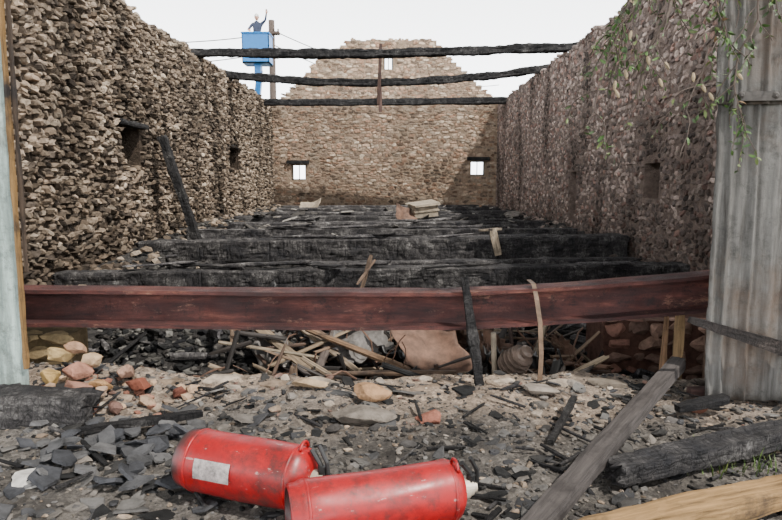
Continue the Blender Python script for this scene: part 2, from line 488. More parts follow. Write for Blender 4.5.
# foreground loose material -------------------------------------------------
rnd=random.Random(5)
FR=empty('foreground_rubble')
palS=[(.040,.040,.042),(.06,.059,.059),(.09,.086,.082),(.125,.118,.11),(.030,.029,.028),(.018,.018,.018),(.10,.09,.08)]
palG=[(.10,.09,.08),(.14,.125,.11),(.19,.165,.14),(.07,.064,.06),(.05,.047,.045),(.03,.029,.028)]
palT=[(.20,.15,.11),(.25,.195,.145),(.16,.10,.08),(.30,.25,.20),(.12,.10,.085)]
mb=MB()
for _ in range(1900):
    x=rnd.uniform(-1.9,1.9);y=1.1+1.6*rnd.random()**1.45
    r=abs(rnd.gauss(0,.012))+.006
    if x<-.45 and y<2.2 and rnd.random()<.30: r+=rnd.uniform(.008,.028)
    elif rnd.random()<.06: r+=.02
    flake(mb,(x,y,gf(x,y)+r*.10),r,rnd.uniform(.003,.009),pick(palS,rnd,.35),.22,rnd.uniform(1.1,1.9),rnd)
mb.obj('slate_fragments',M_rub,parent=FR)
mb=MB()
for _ in range(8200):
    x=rnd.uniform(-1.9,1.9);y=rnd.uniform(1.1,2.8);r=abs(rnd.gauss(0,.0045))+.0022
    rock(mb,(x,y,gf(x,y)+r*.3),(r*rnd.uniform(.9,2.2),r,r*.7),pick(palS+palG+palG+(palT if y>2.25 else palT[:2]),rnd,.4),1,4,rnd)
mb.obj('gravel',M_rub,parent=FR)
mb=MB()
for _ in range(120):
    x=rnd.uniform(-1.7,1.6);y=1.7+1.1*rnd.random()**.6;r=rnd.uniform(.012,.032)
    rock(mb,(x,y,gf(x,y)+r*.2),(r*1.4,r,r*.6),pick(palG+palT if y>2.3 else palG,rnd,.25),2,8,rnd)
for x in [ -1.0,-.78,-.55,-.30,-.05,.22,.47,.72,.95,1.15]:
    rock(mb,(x+rnd.uniform(-.04,.04),2.68+rnd.uniform(-.05,.05),gf(x,2.65)-.01),(rnd.uniform(.09,.15),rnd.uniform(.06,.09),.03),pick([(.24,.18,.13),(.20,.15,.11),(.15,.125,.10),(.28,.23,.18)],rnd,.15),3,9,rnd,Euler((0,0,rnd.uniform(-.3,.3))))
mb.obj('threshold_stones',M_rub,parent=FR)
mb=MB()
for _ in range(90):
    x=rnd.uniform(-1.6,1.4);y=rnd.uniform(1.5,2.7);a=rnd.uniform(0,3.14);L=rnd.uniform(.02,.10);z=gf(x,y)+.012
    dx,dy=math.cos(a)*L,math.sin(a)*L
    beam(mb,(x-dx,y-dy,z),(x+dx,y+dy,z+rnd.uniform(-.01,.03)),rnd.uniform(.006,.018),.01,rnd.random()*40,.04,.003,c=(rnd.choice([.7,1,2]),)*3,m=6)
mb.obj('charred_splinters',M_char2,parent=FR)
mb=MB()
for x,y,z,r,c in [(-1.30,2.50,.10,.055,(.34,.17,.12)),(-1.17,2.42,.07,.055,(.36,.21,.10)),(-1.24,2.38,.05,.055,(.28,.15,.11)),(-1.05,2.5,.07,.055,(.20,.07,.045)),
                (-1.38,2.45,.08,.05,(.42,.28,.11)),(-1.12,2.56,.10,.045,(.34,.21,.15)),(-.98,2.4,.04,.035,(.36,.25,.17)),(-1.2,2.3,.03,.045,(.42,.27,.21)),
                (-1.33,2.33,.04,.045,(.32,.19,.13)),(-1.06,2.3,.03,.035,(.17,.10,.08)),(-1.40,2.56,.17,.05,(.38,.27,.13)),(-.9,2.55,.05,.035,(.18,.07,.05)),(-1.27,2.57,.14,.045,(.42,.30,.19)),(-1.35,2.6,.2,.04,(.36,.22,.14)),(-1.14,2.35,.09,.03,(.40,.28,.2))]:
    rock(mb,(x,y,gf(x,y)+z*.6),(r*1.4,r*.98,r*.82),tuple(v*.85 for v in c),3,12,rnd)
for _ in range(60):
    x=rnd.uniform(-1.45,-.85);y=rnd.uniform(2.2,2.65);r=rnd.uniform(.012,.03)
    rock(mb,(x,y,gf(x,y)+r*.5),(r*1.3,r,r*.8),pick([(.32,.17,.12),(.38,.26,.17),(.22,.10,.07),(.25,.19,.14)],rnd,.2),1,5,rnd)
mb.obj('fallen_stone_pile',M_rub,parent=FR)
def single_rock(name,x,y,r,c,sz=(1.3,.9,.6),dz=.3):
    mb=MB(); rock(mb,(x,y,gf(x,y)+r*dz),(r*sz[0],r*sz[1],r*sz[2]),c,3,9,rnd,Euler((.1,.05,rnd.uniform(-.4,.4)))); return mb.obj(name,M_rub)
single_rock('flat_tan_stone',-.09,2.47,.07,(.30,.18,.10),(1.3,.8,.45),.6)
single_rock('reddish_stone',.155,2.30,.05,(.24,.10,.07))
single_rock('threshold_boulder',-.1,2.28,.08,(.15,.13,.11),(1.6,.9,.5))
single_rock('brown_brick_stone',1.20,2.38,.055,(.20,.09,.06),(1.2,.8,.6),.5)
single_rock('white_stone',-1.10,1.80,.06,(.45,.43,.40),(1.4,.9,.3),.4)
single_rock('ochre_stone',-.36,2.6,.06,(.30,.22,.14),(1.6,.9,.5),.6)
single_rock('grey_boulder',.62,2.52,.055,(.22,.19,.16),(1.8,.9,.5),.5)
mb=MB()
for _ in range(80):
    x=rnd.gauss(-.90,.17);y=rnd.gauss(1.98,.14);r=rnd.uniform(.02,.05)
    flake(mb,(x,y,gf(x,y)+rnd.uniform(.005,.045)),r,rnd.uniform(.005,.012),pick([(.04,.041,.045),(.06,.06,.062),(.09,.088,.088)],rnd,.2),.3,1.4,rnd)
mb.obj('slate_tile_heap',M_rub,parent=FR)
mb=MB(); beam(mb,(-1.72,2.18,.10),(-1.12,2.24,.08),.15,.12,21,.010,.010,ragged=.04,m=32,crack=.007,c=(2,2,2),sq=.98); mb.obj('charred_log',M_char2)
mb=MB(); beam(mb,(-1.10,2.08,.05),(-.72,2.28,.04),.04,.03,22,.03,.006); mb.obj('charred_stick',M_char2)

# right foreground timbers
mb=MB(); beam(mb,(1.25,2.62,.14),(.29,1.36,.055),.058,.05,31,.04,.003,c=(.052,.045,.042)); mb.obj('scorched_plank',M_wood)
mb=MB(); beam(mb,(.47,1.43,.045),(1.5,1.77,.06),.075,.06,32,.03,.008,c=(.24,.145,.062)); mb.obj('split_timber',M_wood)
mb=MB(); beam(mb,(.66,1.76,.05),(1.6,2.13,.07),.085,.065,33,.010,.005,c=(2.2,2.2,2.2),ragged=.05,m=28,crack=.004,sq=.99); mb.obj('charred_joist',M_char2)
mb=MB(); beam(mb,(1.16,2.37,.385),(1.75,2.385,.20),.018,.03,34,.03,.006,taper=2.6,c=(1.3,1.1,1)); mb.obj('charred_splinter',M_char2)
mb=MB(); beam(mb,(1.24,2.50,.05),(2.0,2.50,.03),.05,.04,35,.05,.005,c=(.07,.04,.035)); mb.obj('sill_board',M_wood)
mb=MB(); beam(mb,(1.10,2.30,.05),(1.32,2.36,.07),.04,.03,36,.03,.006); beam(mb,(.55,2.05,.02),(.74,2.42,.05),.02,.02,37,.03,.004);mb.obj('charred_offcut',M_char2,parent=FR)
mb=MB()
for _ in range(110):
    x=1.06+rnd.gauss(0,.10);y=1.93+rnd.gauss(0,.06);z=gf(x,y); a=rnd.uniform(0,6.28);h=rnd.uniform(.02,.07);l=rnd.uniform(.01,.04)
    dx,dy=math.cos(a),math.sin(a);w=.0022
    mb.add([(x-dy*w,y+dx*w,z-.005),(x+dy*w,y-dx*w,z-.005),(x+dx*l*.4+dy*w,y+dy*l*.4-dx*w,z+h*.6),(x+dx*l*.4-dy*w,y+dy*l*.4+dx*w,z+h*.6),(x+dx*l,y+dy*l,z+h)],[(0,1,2,3),(3,2,4)],pick([(.07,.12,.02),(.11,.14,.035),(.05,.09,.015)],rnd))
mb.obj('grass_tuft',M_leaf,recalc=False)

# ------------------------------------------------------------------ steel I-beam
def zc(x): return .345+.010*sstep(-.3,-1.6,x)+(.078*((x-.2)/1.22)**1.5 if x>.2 else 0)
mb=MB();H=.085;B=.068;tf=.016;tw=.006
prof=[(-B,-H),(B,-H),(B,-H+tf),(tw,-H+tf*1.3),(tw,H-tf*1.3),(B,H-tf),(B,H),(-B,H),(-B,H-tf),(-tw,H-tf*1.3),(-tw,-H+tf*1.3),(-B,-H+tf)]
n=80;vs=[];fs=[];m=len(prof)
for i in range(n+1):
    x=-1.95+3.95*i/n
    for a,b in prof: vs.append((x,2.80-.02*math.sin((x+1.9)*.8)+a+.002*fn(x,a,b,6),zc(x)+b+.003*fn(x,a,b,5)))
for i in range(n):
    for j in range(m):
        a=i*m+j;b=i*m+(j+1)%m;fs.append((a,b,b+m,a+m))
fs.append(tuple(range(m)));fs.append(tuple(range(n*m,n*m+m)))
mb.add(vs,fs);mb.obj('steel_i_beam',M_steel)
def pier(name,x0,x1,y0,y1,z0,z1,pal,mat=M_rub):
    mb=MB();z=z0;box(mb,(x0+.01,y0+.03,z0),(x1-.01,y1-.01,z1-.01),tuple(x*.4 for x in pal[0]))
    while z<z1-.005:
        h=min(rnd.uniform(.06,.12),z1-z); x=x0
        while x<x1-.01:
            w=min(rnd.uniform(.09,.22),x1-x)
            if x1-(x+w)<.05: w=x1-x
            rock(mb,(x+w/2,y0+.06,z+h/2),(w*.62,.075,h*.66),pick(pal,rnd,.25),2,8,rnd,Euler((0,0,rnd.uniform(-.1,.1)))); x+=w
        z+=h
    return mb.obj(name,mat)
pier('stone_pier',-1.93,-1.47,2.76,2.97,-.5,.23,[(.27,.20,.11),(.23,.17,.10)])
pier('stone_pier',1.52,1.98,2.76,2.97,-.5,.30,[(.22,.14,.10),(.2,.12,.09)])
pier('stone_footing',1.40,2.4,4.0,4.4,-.6,.02,[(.22,.115,.088),(.26,.165,.125),(.15,.095,.075)])
mb=MB();beam(mb,(1.40,2.95,-.3),(1.40,2.95,.30),.03,.05,41,.05,.003,c=(.27,.18,.095));mb.obj('wooden_post',M_wood)
mb=MB();beam(mb,(1.33,2.97,-.3),(1.345,2.97,.27),.02,.03,42,.05,.003,c=(.20,.12,.07));mb.obj('wooden_post',M_wood)
mb=MB();beam(mb,(.39,2.64,.03),(.322,2.70,.50),.048,.045,43,.012,.008,taper=.75,ragged=.03,m=18,crack=.004);mb.obj('charred_post_stump',M_char2)
mb=MB()
pth=[(.665,2.69,.0),(.67,2.69,.15),(.66,2.69,.30),(.645,2.70,.40),(.635,2.725,.466),(.63,2.80,.472)]
vs=[];fs=[]
for p in pth: vs+=[(p[0]-.010,p[1],p[2]),(p[0]+.010,p[1],p[2]),(p[0]+.010,p[1]+.006,p[2]+.003),(p[0]-.010,p[1]+.006,p[2]+.003)]
for i in range(len(pth)-1):
    for j in range(4): fs.append((i*4+j,i*4+(j+1)%4,i*4+4+(j+1)%4,i*4+4+j))
fs+=[(0,1,2,3),(20,21,22,23)]
mb.add(vs,fs);mb.obj('bent_metal_strap',m_plain('bare_strap',(.12,.075,.045),.6,.1,.5,20))

# ------------------------------------------------------------------ sheets at jambs
def corrug(name,x0,x1,y,z0,z1,mat,ribs,amp=.018,lean=0):
    nx=160;nz=40;vs=[];fs=[]
    for j in range(nz+1):
        for i in range(nx+1):
            x=x0+(x1-x0)*i/nx;z=z0+(z1-z0)*j/nz;rib=0
            for rx,rw,ra in ribs: rib+=amp*ra*math.exp(-((x-x0-rx)/rw)**2)
            vs.append((x+.010*fn(0,0,z,2.5)*(1 if i<80 else .5)+lean*(z-z0)+(.006*fn(0,3,z,12) if i==0 else 0),y-rib+.016*fn(x,0,z,1.6)+.008*fn(x,0,z,6),z))
    for j in range(nz):
        for i in range(nx):
            a=j*(nx+1)+i;fs.append((a,a+1,a+nx+2,a+nx+1))
    mb=MB();mb.add(vs,fs);o=mb.obj(name,mat,True,recalc=False)
    md=o.modifiers.new('thick','SOLIDIFY');md.thickness=.003
    return o
RB=[(.01,.008,.6),(.055,.010,1),(.085,.012,-.5),(.155,.012,1),(.175,.01,-.4),(.235,.02,.8),(.31,.012,1),(.36,.015,-.6),(.44,.012,1),(.58,.012,1)]
e=empty('corrugated_metal_door',(1.7,2.45,1.2))
o=corrug('lower_sheet',1.28,2.0,2.45,.03,1.25,M_galv,RB,lean=-.02);o.parent=e;o.matrix_parent_inverse=Matrix.Translation((-1.7,-2.45,-1.2))
o=corrug('upper_sheet',1.245,2.0,2.43,1.21,2.5,M_galv,[(a+.03,b,c) for a,b,c in RB],lean=-.01);o.parent=e;o.matrix_parent_inverse=Matrix.Translation((-1.7,-2.45,-1.2))
mb=MB();beam(mb,(1.27-1.7,-.050,1.235-1.2),(.3,-.050,1.245-1.2),.014,.034,51,.05,.003,c=(.3,.3,.3))
for x in(-.38,-.25,-.1,.1): lathe(mb,[(-.008,.013),(0,.013),(.006,.006)],Matrix.Translation((x,-.060,.04))@Matrix.Rotation(-math.pi/2,4,'Z'),10)
tube(mb,[(-.41,-.058,-.01),(-.41,-.058,.09)],.014,12)
mb.obj('hinge_strap',m_plain('hinge_iron',(.035,.03,.026),.7,.1,.5,20),parent=e)
e=empty('sheet_metal_shutter',(-1.9,2.5,1.2))
o=corrug('sheet',-1.99,-1.505,2.5,.0,2.6,M_pale,[(.1,.02,1),(.3,.02,1)],.006);o.parent=e;o.matrix_parent_inverse=Matrix.Translation((1.9,-2.5,-1.2))
mb=MB();beam(mb,(-1.508+1.9,-.005,.15-1.2),(-1.508+1.9,-.005,1.4),.012,.024,52,.05,.003,c=(.17,.10,.04));mb.obj('edge_strip',M_wood,parent=e)
mb=MB();beam(mb,(-1.495+1.9,.02,.55-1.2),(-1.495+1.9,.02,1.4),.010,.02,53,.05,.003,c=(.05,.035,.025));mb.obj('dark_edge',M_wood,parent=e)

# ------------------------------------------------------------------ interior charred beams
def cb(p0,p1,w,h,seed,sag=0,rough=.012,name='charred_floor_beam',taper=1.0,c=(1,1,1),fr=4,seg=.04,m=24,crack=.010):
    mb=MB();beam(mb,p0,p1,w,h,seed,seg,rough,sag,taper,c,fr,m,ragged=.2,crack=crack,sq=.99);return mb.obj(name,M_char)
cb((-3.5,6.5,-.12),(3.2,6.7,-.05),.32,.24,61,.0,.014,c=(2,2,2),seg=.015,m=48,crack=.012)
cb((-3.44,8.55,-.03),(3.15,8.35,.07),.38,.36,62,.0,.016,c=(2.4,2.4,2.4),seg=.017,m=48,crack=.014)
cb((-1.0,7.5,-.10),(3.0,7.5,-.04),.2,.16,63,0,c=(2.5,2.5,2.5))
cb((-3.2,9.8,.10),(2.9,9.7,.12),.30,.24,64,0,c=(3.2,3.2,3.2),seg=.025,m=28)
cb((-2.9,11.2,.14),(2.8,11.4,.16),.34,.22,65,0,c=(3,3,3))
cb((-3.2,12.8,.17),(2.7,12.9,.19),.34,.24,66,0,c=(2.5,2.5,2.5))
cb((-3.1,14.4,.19),(2.8,14.6,.22),.36,.22,67,0,c=(3,3,3))
cb((-3.0,16.3,.21),(2.8,16.2,.24),.36,.24,68,0,c=(3,3,3))
cb((-3.1,17.8,.23),(2.5,18.0,.24),.36,.22,69,0,c=(3,3,3))
cb((-3.85,11.9,3.37),(3.4,11.6,3.41),.16,.15,71,.07,.022,'charred_tie_beam',seg=.03)
cb((-3.85,13.9,3.35),(3.4,13.7,3.42),.15,.16,72,.26,.022,'charred_tie_beam',seg=.03)
cb((-3.85,17.9,3.24),(3.4,17.6,3.26),.18,.18,73,.02,.018,'charred_tie_beam')
mb=MB();beam(mb,(-.27,13.72,2.65),(-.22,13.72,3.92),.07,.07,74,.1,.008,c=(.06,.035,.028));mb.obj('hanging_post',M_wood)
mb=MB();beam(mb,(-.30,17.62,2.95),(-.30,17.62,3.95),.10,.08,75,.1,.008,c=(.10,.06,.05));mb.obj('hanging_post',M_wood)
mb=MB();beam(mb,(-2.80,9.05,-.02),(-3.38,9.30,1.62),.12,.12,76,.03,.012,taper=1.1,ragged=.08,m=18,crack=.010);mb.obj('leaning_charred_post',M_char2)

# interior debris
rnd=random.Random(23)
CD=empty('charred_debris')
mb=MB()
for _ in range(760):
    y=3.15+15.0*rnd.random()**1.3;x=rnd.uniform(-3.0,2.6)
    if abs(x)>y*.62+.4: continue
    L=rnd.uniform(.1,.7);a=rnd.choice([0,0,math.pi/2])+rnd.gauss(0,.6);p=rnd.gauss(0,.10 if y>5.5 else .2)
    z=gi(x,y)+rnd.uniform(.0,.08);d=Vector((math.cos(a)*math.cos(p),math.sin(a)*math.cos(p),math.sin(p)))*L/2
    q0=Vector((x,y,z))-d;q1=Vector((x,y,z))+d
    if min(q0.x,q1.x)<XL+.25 or max(q0.x,q1.x)>XR-.25 or max(q0.y,q1.y)>YB-.2 or min(q0.y,q1.y)<3.1: continue
    beam(mb,q0,q1,rnd.uniform(.02,.08),rnd.uniform(.015,.05),rnd.random()*50,.08,.008,c=(rnd.choice([1,1,2,4,6]),)*3,m=8,roll=rnd.uniform(0,1.5),ragged=.04)
# split boards lying on the beams
for _ in range(46):
    yb,zb=rnd.choice([(6.6,.06),(8.45,.22),(9.75,.26),(11.3,.28),(12.85,.32)])
    x=rnd.uniform(-2.8,2.5);L=rnd.uniform(.3,1.1);a=rnd.gauss(0,.35)
    dx,dy=math.cos(a)*L/2,math.sin(a)*L/2
    beam(mb,(x-dx,yb-dy,zb-.01),(x+dx,yb+dy,zb+rnd.uniform(-.01,.04)),rnd.uniform(.04,.12),rnd.uniform(.015,.04),rnd.random()*60,.05,.008,c=(rnd.choice([1.5,3,5]),)*3,m=10,ragged=.08)
mb.obj('burnt_boards',M_char,parent=CD)
mb=MB()
for k in range(9000):
    y=3.05+15.6*rnd.random()**1.3;x=rnd.uniform(-3.4,3.0)
    heap=False
    if k<1500: x=rnd.gauss(-1.45,.45);y=rnd.gauss(4.3,.4);heap=True
    if not heap and abs(x)>y*.62+.4: continue
    if y<3.1 or x<XL+.2: continue
    r=rnd.uniform(.008,.035)*(1+.04*y)
    c=pick([(.014,.014,.014),(.02,.02,.02),(.01,.01,.011),(.06,.057,.052),(.12,.115,.105),(.035,.032,.03)],rnd,.3)
    if rnd.random()<.03 and not heap: c=(.34,.32,.29)
    rock(mb,(x,y,gi(x,y)+r*.3),(r*rnd.uniform(1,1.8),r,r*.7),c,1,4,rnd)
mb.obj('charcoal_lumps',M_rub,parent=CD)
mb=MB()
for _ in range(620):
    sd=rnd.random()<.5; y=rnd.uniform(3.5,18.5)
    x=(XL+.18+abs(rnd.gauss(0,.35))) if sd else (XR-.18-abs(rnd.gauss(0,.25)))
    r=rnd.uniform(.025,.08)
    rock(mb,(x,y,gi(x,y)+r*.3),(r*1.3,r,r*.8),pick(palL if sd else palR,rnd,.3,1 if sd else .7),1,5,rnd)
mb.obj('fallen_wall_stones',M_left,parent=CD)
mb=MB()
for _ in range(200):
    y=rnd.uniform(8.8,18.3);x=rnd.uniform(-2.8,2.6);r=rnd.uniform(.03,.13)
    flake(mb,(x,y,gi(x,y)+rnd.uniform(.05,.24)),r,.02,pick([(.12,.115,.11),(.2,.18,.16),(.07,.065,.06),(.30,.28,.25)],rnd,.2),.3,1.7,rnd)
mb.obj('ash_slabs',M_rub,parent=CD)
mb=MB()
def pl(p0,p1,w,h,c,s): beam(mb,p0,p1,w,h,s,.06,.005,c=c,m=8,ragged=.04)
pl((-.98,4.2,-.02),(-.28,3.35,-.26),.08,.03,(.20,.15,.10),1)
pl((-.8,4.4,-.0),(-.2,3.6,-.20),.05,.03,(.22,.17,.12),2)
pl((-.55,4.0,-.04),(.1,3.5,-.16),.06,.03,(.16,.10,.06),3)
pl((-.35,4.6,.0),(-.45,3.4,-.22),.05,.04,(.10,.08,.07),4)
pl((-.5,3.5,-.18),(.35,3.3,-.12),.05,.03,(.12,.08,.055),5)
pl((-1.1,3.9,-.10),(-.45,3.7,-.14),.05,.02,(.22,.18,.13),6)
pl((.8,3.6,-.3),(1.0,3.9,.05),.03,.03,(.22,.18,.13),7)
pl((.95,3.4,-.20),(1.25,3.5,-.08),.06,.02,(.36,.28,.19),8)
pl((.62,4.1,-.3),(.72,4.1,.10),.03,.03,(.09,.06,.05),9)
pl((.85,4.2,-.3),(.80,4.2,.12),.025,.03,(.1,.07,.06),10)
pl((1.0,4.0,-.25),(1.3,3.6,-.18),.08,.03,(.16,.09,.06),11)
pl((-.75,3.7,-.2),(-.1,4.1,.02),.05,.02,(.2,.15,.1),13)
for k in range(220):
    x=rnd.uniform(-1.05,1.3);y=rnd.uniform(3.2,4.7);L=rnd.uniform(.10,.45);a=rnd.uniform(0,3.14);p=rnd.gauss(.1,.5)
    z=gi(x,y)+rnd.uniform(.08,.34)
    d=Vector((math.cos(a)*math.cos(p),math.sin(a)*math.cos(p)*.6,math.sin(p)))*L/2;c0=Vector((x,y,z))
    q0,q1=c0-d,c0+d
    if min(q0.y,q1.y)<3.05: continue
    q0.z=min(q0.z,.1);q1.z=min(q1.z,.1)
    pl(q0,q1,rnd.uniform(.010,.045),rnd.uniform(.008,.03),rnd.choice([(.03,.025,.022),(.02,.018,.017),(.09,.06,.045),(.16,.11,.075),(.22,.17,.12),(.05,.045,.042),(.07,.06,.055),(.02,.02,.02)]),k+30)
mb.obj('splintered_planks',M_wood,parent=CD)
def sheet(name,c,ux,uy,mat,bend=.08,n=18,seed=0,par=None,crump=.04):
    c=Vector(c);ux=Vector(ux);uy=Vector(uy);nn=ux.cross(uy).normalized();vs=[];fs=[]
    for j in range(n+1):
        for i in range(n+1):
            a=i/n*2-1;b=j/n*2-1
            vs.append(c+ux*a*(1+.25*fn(b,seed,0,1.7))+uy*b*(1+.3*fn(a,seed,2,1.7))+nn*(bend*(a*a)+crump*fn(a,b,seed,1.3)+crump*.7*abs(fn(a,b,seed,3.5))))
    for j in range(n):
        for i in range(n):
            a=j*(n+1)+i;fs.append((a,a+1,a+n+2,a+n+1))
    mb=MB();mb.add(vs,fs);o=mb.obj(name,mat,True,recalc=False,parent=par)
    md=o.modifiers.new('t','SOLIDIFY');md.thickness=.006
    return o
sheet('rusty_panel',(.24,3.7,-.11),(.22,-.05,-.07),(-.07,.16,.14),M_rustsheet,.05,seed=1,par=CD)
sheet('grey_tin_panel',(-.2,3.95,-.14),(.15,.1,.03),(-.05,.12,.08),M_tin,.03,seed=2,par=CD,crump=.08)
sheet('rusty_panel',(.42,4.4,-.10),(.2,.05,.03),(.0,.2,.10),M_rustsheet,-.05,seed=5,par=CD)
for k in range(30):
    x=rnd.uniform(-1.0,1.35);y=rnd.uniform(3.35,4.9);a=rnd.uniform(0,3.14);s=rnd.uniform(.05,.13)
    sheet('bent_tin',(x,y,gi(x,y)+rnd.uniform(.12,.26)),(s*math.cos(a),s*math.sin(a),rnd.gauss(0,.04)),(-s*math.sin(a),s*math.cos(a),rnd.uniform(.03,.12)),rnd.choice([M_tin,M_rustsheet,M_dark,M_dark]),rnd.uniform(-.08,.08),14,k+20,CD,.09)
mb=MB();rock(mb,(-1.72,4.0,.04),(.035,.03,.06),(.6,.58,.55),2,5);mb.obj('white_scrap',M_bright,parent=CD)
mb=MB()
for _ in range(110):
    x=rnd.uniform(-.9,1.25);y=rnd.uniform(3.2,4.3);p=Vector((x,y,gi(x,y)+.1));pts=[p.copy()]
    d=Vector((rnd.gauss(0,1),rnd.gauss(0,.4),rnd.uniform(.1,1))).normalized()
    for k in range(9):
        d=(d+Vector((rnd.gauss(0,.4),rnd.gauss(0,.2),rnd.gauss(-.08,.3)))).normalized();p=p+d*.05
        p.z=min(p.z,.10); pts.append(p.copy())
    tube(mb,pts,rnd.choice([.003,.004,.006]),5)
mb.obj('twisted_wires',M_rustsheet,parent=CD)

# boxy scorched tin case on the far beams
mb=MB();Mx=Matrix.Translation((.62,12.0,.45))@Euler((.12,-.08,.35)).to_matrix().to_4x4()
box(mb,(-.24,-.18,-.12),(.24,.18,.10),M=Mx,jit=.012);box(mb,(-.27,-.21,.095),(.27,.21,.125),M=Mx,jit=.02);box(mb,(-.26,-.19,-.02),(.26,.19,.01),M=Mx)
mb.obj('dented_tin_case',M_bright,parent=CD)
sheet('brown_tin_sheet',(.26,11.7,.36),(.20,.15,-.05),(.0,.12,.12),M_rustsheet,.05,seed=4,par=CD)
sheet('curled_white_sheet',(-2.2,17,.34),(.28,.0,.05),(.0,.22,.10),M_bright,.08,seed=6,par=CD)
mb=MB();beam(mb,(1.40,8.02,.0),(1.33,8.10,.34),.10,.025,80,.05,.006,c=(.36,.29,.21));beam(mb,(1.15,8.12,.32),(1.45,8.12,.34),.05,.03,81,.05,.006,c=(.36,.29,.22));mb.obj('bleached_board',M_wood,parent=CD)
mb=MB();beam(mb,(-.33,5.9,-.25),(-.20,6.2,.20),.04,.03,82,.04,.008,c=(.10,.07,.05),ragged=.06);beam(mb,(-.33,5.95,-.05),(-.16,6.2,.16),.02,.02,83,.04,.005,c=(.16,.11,.08));mb.obj('splintered_stake',M_wood,parent=CD)
mb=MB();pr=[]
for k in range(5):
    x=-.06+k*.026;pr+=[(x,.040),(x+.004,.078-.006*abs(k-1)),(x+.014,.078-.006*abs(k-1)),(x+.019,.040)]
pr=[(-.09,.03)]+pr+[(.075,.03),(.085,.034),(.10,.034),(.11,.02)]
e=empty('ribbed_wheel_hub',(.625,3.02,.03));e.rotation_euler=(0,-.75,-.95)
lathe(mb,pr,Matrix.Rotation(0,4,'X'),32);mb.obj('ribs',m_plain('grimy_iron',(.12,.085,.065),.55,.1,.6,20),False,parent=e)
mb=MB();tube(mb,[(.545,3.12,-.35),(.535,3.10,-.1),(.52,3.08,.16)],.014,8);mb.obj('pale_pipe',M_bright)

# ------------------------------------------------------------------ fire extinguishers
def extinguisher(p_base,p_top,r,roll,flip,loop):
    p0=Vector(p_base);p1=Vector(p_top);L=(p1-p0).length
    e=empty('fire_extinguisher');d=(p1-p0).normalized()
    s=Vector((0,0,1)).cross(d).normalized();u=d.cross(s)
    Mx=Matrix(((d.x,s.x,u.x,p0.x),(d.y,s.y,u.y,p0.y),(d.z,s.z,u.z,p0.z),(0,0,0,1)))
    e.matrix_world=Mx@Matrix.Rotation(roll,4,'X')
    I=Matrix()
    pr=[(.0,r*.80),(.0,r*.90),(.004,r*.93),(.022,r*.94),(.028,r*.97),(.036,r)]
    k=10
    pr+=[(.036+(L-.036-r*.62)*i/k,r) for i in range(1,k+1)]
    xs=L-r*.62
    for i in range(1,10):
        a=i/9*math.pi/2; pr.append((xs+math.sin(a)*r*.56,r*(.26+.74*math.cos(a))))
    pr.append((L+.01,r*.25))
    mb=MB();m=56;vs=[];fs=[];cs=[]
    for (x,rr) in pr:
        for j in range(m):
            a=2*math.pi*j/m;dent=.003*fn(x*3,math.cos(a),math.sin(a),2)
            vs.append((x,(rr+dent)*math.cos(a),(rr+dent)*math.sin(a)))
            g=sstep(.0,.06,x+.03*fn(x*4,math.cos(a),math.sin(a),3)-.002) if flip else 1
            cs.append((g,g,g,1))
    for i in range(len(pr)-1):
        for j in range(m):
            a=i*m+j;b=i*m+(j+1)%m;fs.append((a,b,b+m,a+m))
    mb.v=vs;mb.c=cs;mb.f=fs+[tuple(range((len(pr)-1)*m,len(pr)*m))]
    b0=len(mb.v)
    for i,(x,rr) in enumerate([(.0,r*.80),(.018,r*.76),(.012,r*.4),(.008,.004)]):
        for j in range(m):
            a=2*math.pi*j/m;mb.v.append((x,rr*math.cos(a),rr*math.sin(a)));mb.c.append((.2,.2,.2,1))
    for i in range(3):
        for j in range(m):
            a=b0+i*m+j;b=b0+i*m+(j+1)%m;mb.f.append((a,b,b+m,a+m))
    mb.obj('cylinder_body',M_red,True,parent=e)
    mb=MB();
    lathe(mb,[(.040,r*.99),(.042,r+.002),(.047,r+.002),(.049,r*.99)],I,56)
    lathe(mb,[(xs-.004,r*.99),(xs-.002,r+.002),(xs+.003,r+.002),(xs+.006,r*.99)],I,56)
    mb.obj('weld_bead',M_red,True,parent=e)
    mb=MB();vs=[];fs=[];na=12
    for i in range(9):
        for j in range(na+1):
            x=L*.20+L*.28*i/8;a=-.30+.60*j/na
            vs.append((x,(r+.0035)*math.sin(a),(r+.0035)*math.cos(a)))
    for i in range(8):
        for j in range(na):
            a=i*(na+1)+j;fs.append((a,a+1,a+na+2,a+na+1))
    mb.add(vs,fs);mb.obj('label',M_label,True,parent=e,recalc=False)
    mb=MB();lathe(mb,[(L-.005,.030),(L+.012,.030),(L+.013,.023),(L+.024,.023),(L+.025,.016),(L+.036,.016),(L+.038,.008)],I,24)
    mb.obj('neck_ring',M_brass,parent=e)
    Q=Matrix.Rotation(loop-roll,4,'X')
    mb=MB()
    lathe(mb,[(0,.008),(.028,.008),(.029,.012),(.044,.012)],Q@Matrix.Translation((L+.018,0,0))@Matrix.Rotation(math.radians(-90),4,'Y'),16)
    mb.obj('valve_outlet',M_dark,parent=e)
    mb=MB()
    tube(mb,[Q@Vector(p) for p in [(L+.02,0,0),(L+.026,0,.02),(L+.012,0,.05),(L-.015,0,.085)]],.007,8)
    tube(mb,[Q@Vector(p) for p in [(L+.03,0,0),(L+.038,0,.02),(L+.033,0,.055),(L+.008,0,.098)]],.006,8)
    mb.obj('handle_and_lever',M_dark,parent=e)
    mb=MB();pts=[]
    for i in range(9):
        a=math.pi*i/8;pts.append(Q@Vector((xs+r*.2,.022*math.cos(a),r*.93+.02*math.sin(a))))
    tube(mb,pts,.0045,8);mb.obj('carry_loop',M_red,True,parent=e)
    return e
extinguisher((-.595,1.745,.105),(-.205,1.60,.105),.088,1.35,True,-.1)
extinguisher((-.255,1.45,.09),(.195,1.59,.09),.080,3.4,False,.25)

